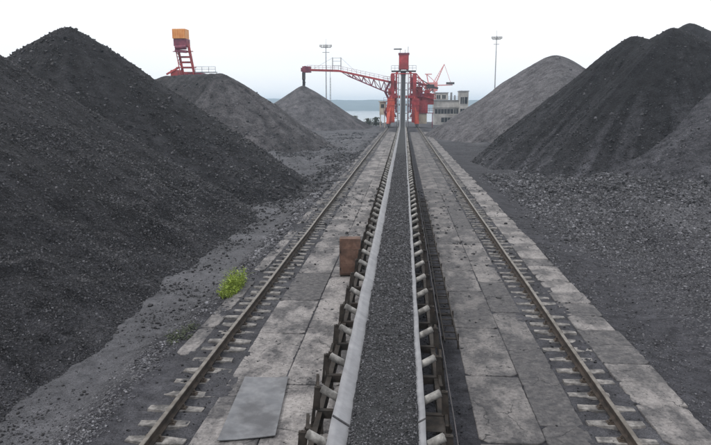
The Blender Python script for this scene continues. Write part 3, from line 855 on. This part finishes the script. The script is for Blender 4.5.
def shrub(x, y, h, wd, seed, label):
    rs = random.Random(seed); t = empty('shrub', (x, y, -.1)); tag(t, label, 'shrub', 'shrubs in front of the water')
    tr = MB(); cr_ = MB()
    for k in range(6):
        a = rs.uniform(0, 6.28); tip = (math.cos(a) * wd * .4, math.sin(a) * wd * .4, h * rs.uniform(.5, .8)); tr.tube((0, 0, 0), tip, .07, .02, n=6)
    for k in range(420):
        a = rs.uniform(0, 6.28); rr_ = abs(rs.gauss(0, .5)); zz = rs.uniform(.1, 1)
        p = Vector((math.cos(a) * rr_ * wd * .6 * (1.2 - zz * .6), math.sin(a) * rr_ * wd * .6, h * zz)); s_ = rs.uniform(.12, .3)
        n1_ = Vector((rs.gauss(0, 1), rs.gauss(0, 1), rs.gauss(0, 1))).normalized(); n2_ = n1_.orthogonal().normalized()
        n3_ = n1_.cross(n2_)
        cr_.add([p + n2_ * s_, p + n3_ * s_ * .6, p - n2_ * s_, p - n3_ * s_ * .6], [(0, 1, 2, 3)])
    tr.build('trunk', M['bark'], t); cr_.build('crown', M['leaf_dark'], t)
shrub(-12.8, 172, 2.6, 2.6, 11, 'dark shrub at the foot of the conical heap')
shrub(-9.6, 176, 1.9, 2.2, 12, 'small low shrub midway between the conical heap and the stacker')
shrub(-7.3, 174, 2.2, 3.0, 13, 'wide low shrub just left of the red stacker')

# ------------------------------------------------------------------ the stacker
def truss(m, a0, a1, b0, b1, n, wd, mi=0, zig=True):
    """lattice between chord a0-a1 and chord b0-b1"""
    a0, a1, b0, b1 = map(Vector, (a0, a1, b0, b1))
    for k in range(n + 1):
        m.bar(a0.lerp(a1, k / n), b0.lerp(b1, k / n), wd)
        if zig and k < n:
            if k % 2: m.bar(a0.lerp(a1, k / n), b0.lerp(b1, (k + 1) / n), wd)
            else: m.bar(b0.lerp(b1, k / n), a0.lerp(a1, (k + 1) / n), wd)
def railing(m, a, b, h, wd=.05, n=None):
    a, b = Vector(a), Vector(b); n = n or max(1, int((b - a).length / 1.5)); up = Vector((0, 0, h))
    for k in range(n + 1): m.bar(a.lerp(b, k / n), a.lerp(b, k / n) + up, wd)
    m.bar(a + up, b + up, wd); m.bar(a + up * .5, b + up * .5, wd)

SY = 159.0; st = empty('stacker', (BX + .1, SY, 0))
tag(st, 'tall red rail-mounted stacker straddling the conveyor with its boom out', 'stacker')
# portal legs and bogies
for sx in (-3.45, 3.26):
    for sy in (-4.2, 4.2):
        m = MB(); m.bar((sx, sy, .9), (sx * .82, sy * .7, 7.2), .75, .75); m.build('leg', M['orange_red'], st)
    m = MB(); m.box(sx - .35, sx + .35, -5.6, 5.6, .45, .95); 
    for wy in (-5, -3.8, -2.6, 2.6, 3.8, 5): m.tube((sx - .1, wy, .42), (sx + .1, wy, .42), .27, n=16)
    m.build('bogie', M['dsteel'], st)
m = MB()
m.box(-3.1, 3.1, -3.2, -2.5, 6.9, 7.5); m.box(-3.1, 3.1, 2.5, 3.2, 6.9, 7.5); m.box(-3.3, -2.6, -3.4, 3.4, 6.895, 7.505); m.box(2.6, 3.3, -3.4, 3.4, 6.895, 7.505)
m.build('portal_beam', M['red'], st)
# tower columns
for sx in (-1, 1):
    m = MB()
    for yy in (-2.4, 2.4):
        m.box(sx * 2.6 - .45, sx * 2.6 + .45, yy - .3, yy + .3, 1.2, 12.4); m.box(sx * 1.7 - .16, sx * 1.7 + .16, yy - .16, yy + .16, 3.5, 12.9)
    for z in (2.6, 4.6, 6.2, 8.6, 10.3, 12.0):
        m.bar((sx * 1.7, -2.4, z), (sx * 2.6, -2.4, z), .22); m.bar((sx * 1.7, -2.4, z), (sx * 2.6, -2.4, z + 1.5 if z < 11 else z), .14)
        m.bar((sx * 2.6, -2.4, z), (sx * 2.6, 2.4, z), .2)
    m.build('tower_column', M['red'], st)
    m = MB(); x = sx * 2.15
    m.box(x - .42, x + .42, -2.0, 2.0, 5.9, 8.0); m.box(x - .4, x + .4, -2.05, 2.0, 8.9, 11.4 + sx * .4)
    m.build('side_panel', M['red'], st)
# bracing, stair flights and landings on the tower
for sx in (-1, 1):
    for yy in (-4.0, 4.0):
        m = MB(); m.bar((sx * 3.2, yy, 2.2), (sx * 1.75, yy * .62, 6.6), .22); m.bar((sx * 3.0, yy * .9, 4.4), (sx * 1.75, yy * .6, 2.4), .18); m.bar((sx * 3.1, yy * .9, 4.5), (sx * 1.75, yy * .62, 4.5), .2)
        m.build('brace', M['red'], st)
    m = MB(); m.box(sx * 2.85 - .85, sx * 2.85 + .85, -3.9, -3.7, 1.3, 6.8)
    for k in range(5): m.box(sx * 2.85 - .88, sx * 2.85 + .88, -4.0, -3.903, 1.6 + 1.2 * k, 1.75 + 1.2 * k)
    m.build('portal_panel', M['orange_red'] if sx < 0 else M['red'], st)
m = MB()
for k, (z0, z1) in enumerate(((1.2, 3.6), (3.6, 6.0), (6.0, 8.4), (8.4, 10.8))):
    xa, xb = (-4.3, -3.1) if k % 2 else (-3.1, -4.3)
    m.bar((xa, -3.0, z0), (xb, -3.0, z1), .5, .08, up=(0, 1, 0)); m.bar((xa, -3.3, z0 + 1), (xb, -3.3, z1 + 1), .06)
    m.box(-4.6, -2.9, -3.5, -2.6, z1 - .04, z1 + .05); railing(m, (-4.6, -3.5, z1), (-2.9, -3.5, z1), 1.0, .05, 2)
m.build('stair', M['maroon'], st)
m = MB()
for z, x1 in ((9.7, 4.4), (7.2, 4.8)):
    m.box(2.9, x1, -3.4, -2.5, z, z + .12); railing(m, (2.9, -3.4, z + .12), (x1, -3.4, z + .12), 1.0, .05, 2)
    m.tube((x1 - .6, -2.9, z + .12), (x1 - .6, -2.9, z + .9), .3, n=10)
m.build('landing', M['maroon'], st)
m = MB(); m.box(-3.6, -2.5, -2.4, -1.2, 7.6, 9.2); m.box(2.5, 3.5, -2.5, -1.4, 4.0, 6.2); m.build('electrical_box', M['orange_red'], st, .04)
# lower left machinery housing and pale equipment
m = MB(); m.box(-3.9, -2.1, -3.6, -1.0, 1.2, 5.4); m.box(-3.5, -2.2, -3.2, -1.2, 5.4, 6.6); m.build('drive_housing', M['orange_red'], st, .05)
m = MB(); m.box(-5.6, -4.2, -2.5, 1, 3.0, 6.0); m.box(-5.9, -3.9, -2.7, 1.2, 6.0, 6.2); m.box(-5.5, -5.3, -2.2, -2.0, 0, 3); m.box(-4.5, -4.3, -2.2, -2, 0, 3); m.build('control_room', M['cream'], st)
m = MB(); m.box(-5.3, -4.5, -2.53, -2.50, 4.6, 5.5); m.build('window', M['glassdark'], st)
# head cabin on top
m = MB(); m.box(-1.15, 1.15, -1.4, 1.2, 13.6, 17.0); m.build('head_cabin', M['red'], st, .04)
m = MB(); m.box(-1.30, 1.30, -1.6, 1.4, 17.0, 17.35); m.build('cabin_roof', M['maroon'], st)
m = MB(); m.box(-2.9, 2.9, -1.9, 1.7, 13.1, 13.3)
railing(m, (-2.9, -1.9, 13.3), (-1.2, -1.9, 13.3), 1.1, .06, 2); railing(m, (1.2, -1.9, 13.3), (2.9, -1.9, 13.3), 1.1, .06, 2)
m.build('head_platform', M['dsteel'], st)
m = MB(); m.tube((-.9, 0, 17.3), (-.9, 0, 18.5), .05); m.box(-2.4, -.5, -.12, .12, 18.2, 18.45); m.tube((1.0, 0, 17.3), (1.0, 0, 18.9), .045); m.tube((.3, 0, 17.3), (.3, 0, 18.2), .04)
m.build('mast_head', M['dsteel'], st)
m = MB()
for sx in (-1, 1): m.bar((sx * 1.7, -2.2, 12.6), (sx * .7, -.4, 13.6), .22)
m.box(-2.9, 2.9, -2.75, -2.45, 12.4, 12.65); m.build('head_frame', M['red'], st)
# inclined conveyor gallery carrying the belt up to the head
m = MB()
for sx in (-1, 1):
    x = sx * .95 - .1
    yv = list(np.arange(-32, .5, 2.0))
    for a, c in zip(yv[:-1], yv[1:]):
        za, zc_ = float(lift(SY + a)) + .55, float(lift(SY + c)) + .55
        m.bar((x, a, za), (x, c, zc_), .10, .30); m.bar((x, a, za + 1.0), (x, c, zc_ + 1.0), .06)
        m.bar((x, a, za), (x, a, za + 1.0), .06)
m.build('gallery_rail', M['gsteel'], st)
m = MB()
for yv in (-30, -26, -22, -18, -14, -10, -6):
    z = float(lift(SY + yv)) + .5
    if z > 1.0:
        for x in (-1.15, .95): m.bar((x, yv, -.1), (x, yv, z), .16)
        m.bar((-1.15, yv, z - .1), (.95, yv, z - .1), .14)
m.build('gallery_trestle', M['dsteel'], st)
m = MB(); m.tube((-.75, .2, 12.6), (.55, .2, 12.6), .45, n=20); m.build('head_pulley', M['dsteel'], st)
m = MB(); m.box(-1.6, 1.4, -2.72, -2.5, 5.2, 5.6); m.build('cross_walkway', M['gsteel'], st)
m = MB()
for k in range(8):
    z = 2.2 + 1.35 * k
    for sx in (-1, 1): m.bar((sx * 1.2, -2.65, z), (sx * 2.2, -2.65, z), .12); m.bar((sx * 1.2, -2.65, z), (sx * 2.2, -2.65, z + 1.35 if k < 7 else z), .09)
for sx in (-1, 1): m.box(sx * 1.2 - .07, sx * 1.2 + .07, -2.75, -2.6, 1.0, 12.4)
m.build('inner_lattice', M['maroon'], st)
# the boom to the left
def BP(x, y, z): return (x + .175, y, z)
m = MB(); K = Vector((-15.5, 0, 13.35)); base_t = Vector((-2.7, 0, 10.6)); base_b = Vector((-3.0, 0, 7.9)); tip = Vector((-23.0, 0, 13.6))
for yy in (-.9, .9):
    o_ = Vector((0, yy, 0))
    m.bar(base_t + o_, K + o_, .34, .40); m.bar(K + o_, tip + o_, .30, .42)
m.build('boom_chord', M['red'], st)
m = MB()
for yy in (-.9, .9):
    o_ = Vector((0, yy, 0))
    m.bar(base_b + o_, Vector((-13.4, 0, 12.2)) + o_, .22, .26)
    truss(m, Vector((-3.4, 0, 10.6)) + o_, Vector((-14.6, 0, 12.9)) + o_, base_b + o_, Vector((-13.4, 0, 12.2)) + o_, 9, .13)
for k in range(14):
    p = base_t.lerp(K, k / 13); m.bar(p + Vector((0, -.9, 0)), p + Vector((0, .9, 0)), .12)
m.build('boom_lattice', M['maroon'], st)
m = MB()
railing(m, K + Vector((0, -1.0, .2)), tip + Vector((0, -1.0, .2)), .85, .055, 8); railing(m, base_t + Vector((0, -1.0, .2)), K + Vector((0, -1, .2)), .9, .055, 12)
m.build('boom_handrail', M['maroon'], st)
m = MB()
for x, h in ((-17.0, 3.1), (-15.0, 3.1)):
    m.bar((x, -.4, 13.4), (x, -.4, 13.4 + h), .11); m.bar((x, .4, 13.4), (x, .4, 13.4 + h), .11)
for z in (14.6, 15.6, 16.3): m.bar((-17, -.4, z), (-15, -.4, z), .08)
m.build('boom_mast', M['gsteel'], st)
m = MB(); m.tube((-15, 0, 16.4), (-11.0, 0, 12.8), .03, n=6); m.tube((-17, 0, 16.4), (-21.5, 0, 13.9), .03, n=6); m.build('stay_cable', M['gsteel'], st)
m = MB(); m.box(-24.2, -22.3, -1.1, 1.1, 13.0, 14.4); m.box(-24.6, -24.2, -.6, .6, 13.2, 14.1); m.tube((-23.5, -1.2, 13.9), (-23.5, 1.2, 13.9), .6, n=14); m.build('boom_head', M['maroon'], st)
m = MB(); m.bar((-24.0, 0, 13.0), (-24.0, 0, 11.4), .7, .9); m.build('discharge_chute', M['dsteel'], st)
# right side: counterweight arm, machinery
m = MB()
for yy in (-.9, .9):
    m.bar((2.6, yy, 10.6), (8.2, yy, 9.2), .34, .40); m.bar((2.6, yy, 12.2), (7.0, yy, 9.6), .12); truss(m, (2.8, yy, 10.5), (7, yy, 9.1), (2.8, yy, 8.4), (7, yy, 8.2), 5, .14)
m.build('counter_arm', M['dsteel'], st)
m = MB(); m.box(4.4, 7.2, -1.6, 1.6, 5.4, 8.0); m.box(3.1, 5.8, -2, 1.2, 3.4, 6.4); m.box(3.0, 4.5, -1.2, 1.2, 6.4, 9.6); m.box(5.0, 6.2, -1.7, 1.0, 8.0, 8.8); m.build('counterweight', M['red'], st, .06)
m = MB(); m.box(3.7, 5.6, -2.4, -.4, .9, 3.3); m.build('transformer_box', M['cream'], st, .05)
m = MB(); m.box(2.9, 7.2, -2.7, -2.4, 3.32, 3.5); railing(m, (2.9, -2.6, 3.5), (7.2, -2.6, 3.5), 1.0, .06, 4); m.bar((6.9, -2.5, 0), (6.9, -2.5, 3.4), .18); m.build('side_platform', M['maroon'], st)

for (p0, p1, n_) in (((2.9, 9.0), (7.6, 7.6), 6), ((2.9, 12.6), (5.2, 9.9), 4)):
    m = MB()
    for yy in (-2.6, -1.9): m.bar((p0[0], yy, p0[1]), (p1[0], yy, p1[1]), .2); m.bar((p0[0], yy, p0[1] - 1.4), (p1[0], yy, p1[1] - .9), .16)
    truss(m, (p0[0], -2.6, p0[1]), (p1[0], -2.6, p1[1]), (p0[0], -2.6, p0[1] - 1.4), (p1[0], -2.6, p1[1] - .9), n_, .12)
    m.build('side_truss', M['red'], st)
# coal dropping from the boom tip on to the heap
n = 500; zz = RNG.uniform(9.6, 11.6, n); a = RNG.uniform(0, 6.28, n); r_ = RNG.uniform(0, .28, n)
P = np.stack([-24.17 + np.cos(a) * r_, SY + np.sin(a) * r_, zz], -1)
tag(lumps('falling_coal', P, np.full(n, .13) * RNG.uniform(.5, 1.2, n), np.full(n, .2), M['lump']), 'coal pouring from the boom tip onto the conical heap', 'falling coal', kind='stuff')

# ------------------------------------------------------------------ second machine, behind the grey heap on the left
t = empty('loader_boom', (-40.3, 126, 1.5)); tag(t, 'steep maroon lattice boom with orange housing behind the grey heap', 'stacker')
A0, A1 = Vector((.75, -3.4, 4.0)), Vector((-.25, -6, 15.2))
for sg in (-1, 1):
    m = MB(); o_ = Vector((sg * 1.05, 0, 0)); m.bar(A0 + o_, A1 + o_, .24, .4)
    m.bar(A0 + o_ + Vector((sg * .25, -1.1, 0)), A1 + o_ + Vector((sg * .1, -1.1, 0)), .12); m.build('side_beam', M['machine_red'], t)
    m = MB(); truss(m, A0 + o_, A1 + o_, A0 + o_ + Vector((sg * .25, -1.1, 0)), A1 + o_ + Vector((sg * .1, -1.1, 0)), 12, .09); m.build('side_lattice', M['maroon'], t)
for k in range(13):
    p = A0.lerp(A1, k / 12); m = MB(); m.bar(p + Vector((-1.05, 0, 0)), p + Vector((1.05, 0, 0)), .14, .34)
    if k % 3 == 1: m.bar(p + Vector((-1.9, -.6, 0)), p + Vector((1.8, -.6, 0)), .5, .12)
    m.build('rung', M['machine_red'], t)
m = MB(); m.box(-1.45, .95, -7.3, -5.2, 14.2, 15.5); m.bar((-1.3, -7.2, 13.4), (.9, -7.2, 13.2), .25, .5); m.tube((-1.2, -7.1, 14.0), (.8, -7.1, 14.0), .42, n=14); m.build('boom_head', M['maroon'], t, .05)
m = MB(); m.box(-1.55, .85, -7.5, -5.3, 15.51, 17.2)
for k in range(6): m.box(-1.5 + .43 * k, -1.4 + .43 * k, -7.56, -7.503, 15.6, 17.1)
m.build('housing', M['orange'], t, .06)
m = MB(); m.box(-3.6, -1.0, -5.5, -3.0, 8.6, 9.0); m.bar((-3.7, -5.4, 9.3), (-1.2, -5.4, 10.6), .3); m.box(-3.0, -1.5, -5.2, -3.2, 9.0, 10.1); m.build('side_drive', M['machine_red'], t)
m = MB(); m.box(1.6, 5.6, -5.2, -4.2, 9.6, 9.75); railing(m, (1.7, -5.2, 9.75), (5.5, -5.2, 9.75), .9, .07, 3); m.build('walkway', M['gsteel'], t)
for sx in (-2.4, 2.4):
    for sy in (-2.5, 2.5):
        m = MB(); m.bar((sx, sy, -1.6), (sx * .6, sy * .5, 9.5), .5); m.build('leg', M['maroon'], t)
m = MB(); m.box(-1.6, 1.6, -1.4, 1.4, 9.2, 9.8); m.build('turntable', M['maroon'], t)

# ------------------------------------------------------------------ floodlight masts
def mast(x, y, h, label, arms, seed):
    t = empty('floodlight_mast', (x, y, -.2)); tag(t, label, 'light mast', 'floodlight masts')
    m = MB(); m.tube((0, 0, 0), (0, 0, h), .22, .10, n=12); m.build('pole', M['gsteel'], t)
    m = MB(); m.bar((-arms, 0, h - 1.0), (arms, 0, h - 1.0), .16); m.bar((-arms * .7, 0, h - 2.4), (arms * .7, 0, h - 2.4), .12); m.bar((0, -.8, h - 1.0), (0, .8, h - 1.0), .14)
    railing(m, (-arms, -.5, h - 1.0), (arms, -.5, h - 1.0), .7, .05, 3); m.build('crossarm', M['dsteel'], t)
    lm = None
    for k in range(4):
        xx = -arms + 2 * arms * k / 3
        m = MB(); m.box(xx - .35, xx + .35, -.7, -.35, h - .85, h - .25); l = m.build('floodlight', M['dsteel'], t)
        m = MB(); m.box(xx - .30, xx + .30, -.715, -.702, h - .80, h - .30); m.build('lens', M['lamp_glass'], l)
    m = MB(); m.tube((0, 0, h), (0, 0, h + 1.6), .04, n=8); m.build('lightning_rod', M['gsteel'], t)
mast(-23.6, 200, 23.6, 'slim grey floodlight mast seen behind the stacker boom', 1.5, 1)
mast(26.9, 200, 25.6, 'slim grey floodlight mast rising behind the light heap on the right', 1.2, 2)
def thin_mast(x, y, h, label):
    t = empty('lattice_mast', (x, y, -.2)); tag(t, label, 'mast')
    m = MB()
    for k in range(3): a_ = k * 2.094; m.bar((math.cos(a_) * .35, math.sin(a_) * .35, 0), (math.cos(a_) * .12, math.sin(a_) * .12, h), .07)
    for k in range(int(h / .8)):
        z = k * .8; f = .35 - .23 * z / h
        for q in range(3):
            a_, b_ = q * 2.094, (q + 1) * 2.094
            m.bar((math.cos(a_) * f, math.sin(a_) * f, z), (math.cos(b_) * f, math.sin(b_) * f, z + .8), .04)
    m.build('lattice', M['gsteel'], t)
    m = MB(); m.tube((0, 0, h), (0, 0, h + 1.5), .05, n=8); m.build('antenna', M['dsteel'], t)
thin_mast(-21.9, 196, 14, 'short lattice mast just right of the floodlight mast behind the boom')

# ------------------------------------------------------------------ building and crane beyond the stacker
t = empty('concrete_building', (12.6, 188, -.2)); t.scale = (.84, .9, .95); tag(t, 'weathered grey building with dark openings right of the stacker', 'building')
m = MB()
m.box(-4.8, 5.0, 0, 8, 0, 3.0); m.box(-5.0, 3.4, .3, 8, 5.1, 7.2); m.box(-5.0, 5.4, .6, 8, 3.0, 5.1); m.box(-4.6, -.2, 1, 7, 7.2, 9.4)
m.build('wall', M['wall'], t)
m = MB(); m.box(3.4, 6.4, -1.2, 5, 1.2, 9.8); m.build('stair_tower', M['wall'], t)
for (x0, x1, z0, z1, yy) in ((-4.6, 1.6, 3.3, 4.7, .6), (1.9, 3.2, 3.3, 4.7, .6), (-2.4, 2.9, .8, 2.2, 0), (3.8, 4.9, 6.2, 8.2, -1.2), (5.1, 6.1, 6.2, 8.2, -1.2), (3.8, 6.0, 3.6, 4.8, -1.2), (-4.0, -2.8, 7.7, 8.8, 1), (-2.2, -1.0, 7.7, 8.8, 1)):
    m = MB(); m.box(x0, x1, yy - .06, yy - .003, z0, z1); o = m.build('window', M['glassdark'], t)
    m = MB(); m.box(x0 - .1, x1 + .1, yy - .16, yy - .062, z0 - .16, z0 - .02); 
    k_ = int((x1 - x0) / 1.1)
    for i in range(1, k_ + 1): m.box(x0 + (x1 - x0) * i / (k_ + 1) - .05, x0 + (x1 - x0) * i / (k_ + 1) + .05, yy - .10, yy - .062, z0, z1)
    m.build('frame', M['wall'], o)
m = MB(); m.box(-5.2, 3.6, .0, 8.2, 7.2, 7.4); m.box(3.2, 6.6, -1.4, 5.2, 9.8, 10.05); m.box(-4.8, 0, .8, 7.2, 9.4, 9.6); m.build('roof', M['gsteel'], t)
m = MB(); railing(m, (-.2, .5, 7.4), (3.3, .5, 7.4), 1.0, .07, 4); m.tube((1, 3, 7.4), (1, 3, 9.6), .35); m.tube((2.2, 3, 7.4), (2.2, 3, 8.8), .25); m.build('roof_plant', M['gsteel'], t)

t = empty('harbour_crane', (9.3, 232, -.2)); tag(t, 'faded pink harbour crane with raised jib beyond the grey building', 'crane')
for sx in (-2, 2):
    for sy in (-2, 2):
        m = MB(); m.bar((sx, sy, 0), (sx * .6, sy * .6, 10.5), .5); m.build('leg', M['pink'], t)
m = MB(); m.box(-1.9, 2.2, -1.6, 2, 10.5, 13.4); m.build('machine_house', M['pink'], t, .05)
m = MB(); m.box(-1.4, 1.0, -1.8, -1.62, 11.4, 12.7); m.build('window', M['glassdark'], t)
m = MB()
for sx in (-.5, .5):
    m.bar((-1.0, sx, 13.4), (-1.6, sx, 16.2), .3)
m.bar((-2.2, -.6, 16.2), (.2, -.6, 16.2), .3); m.bar((-1.6, -.5, 16.2), (1.6, 0, 13.4), .18); m.build('a_frame', M['pink'], t)
m = MB()
J0, J1 = Vector((1.5, 0, 12.6)), Vector((4.4, 0, 19.6))
for sx in (-.5, .5): m.bar(J0 + Vector((0, sx, 0)), J1 + Vector((0, sx * .3, 0)), .26); 
m.bar(J0 + Vector((-.9, 0, .6)), J1, .18)
for k in range(9): m.bar(J0.lerp(J1, k / 9) + Vector((0, -.5, 0)), (J0 + Vector((-.9, 0, .6))).lerp(J1, (k + 1) / 9), .1)
m.build('jib', M['pink'], t)
m = MB(); m.bar((4.4, 0, 19.5), (6.9, 0, 12.9), .13); m.bar((1.2, 0, 12.4), (7.4, 0, 12.6), .34); m.build('jib_tie', M['pink'], t)
m = MB(); m.box(5.2, 8.0, -.5, .5, 12.8, 13.5); m.build('counterweight', M['dsteel'], t)

# small post on the skyline of the right heap
t = empty('skyline_post', (34.5, 118, -.2)); tag(t, 'thin dark post on the skyline right of the light heap', 'post')
m = MB(); m.tube((0, 0, 0), (0, 0, 13.2), .12, n=10); m.build('pole', M['dsteel'], t)
m = MB(); m.box(-.35, .35, -.2, .2, 12.6, 13.1); m.build('lamp_head', M['dsteel'], t)

# ------------------------------------------------------------------ haze
m = MB(); m.box(-3000, 3000, -320, 2700, -9, 42)
hz = m.build('haze', [])
hm = bpy.data.materials.new('haze'); hm.use_nodes = True; ht = hm.node_tree; ht.nodes.clear()
ho = ht.nodes.new('ShaderNodeOutputMaterial'); hv = ht.nodes.new('ShaderNodeVolumePrincipled')
hv.inputs['Color'].default_value = (.68, .84, 1, 1); hv.inputs['Density'].default_value = .00055; hv.inputs['Anisotropy'].default_value = .2
ht.links.new(hv.outputs[0], ho.inputs['Volume'])
hz.data.materials.append(hm)
tag(hz, 'thin pale haze in the air over the whole yard', 'haze', kind='stuff')
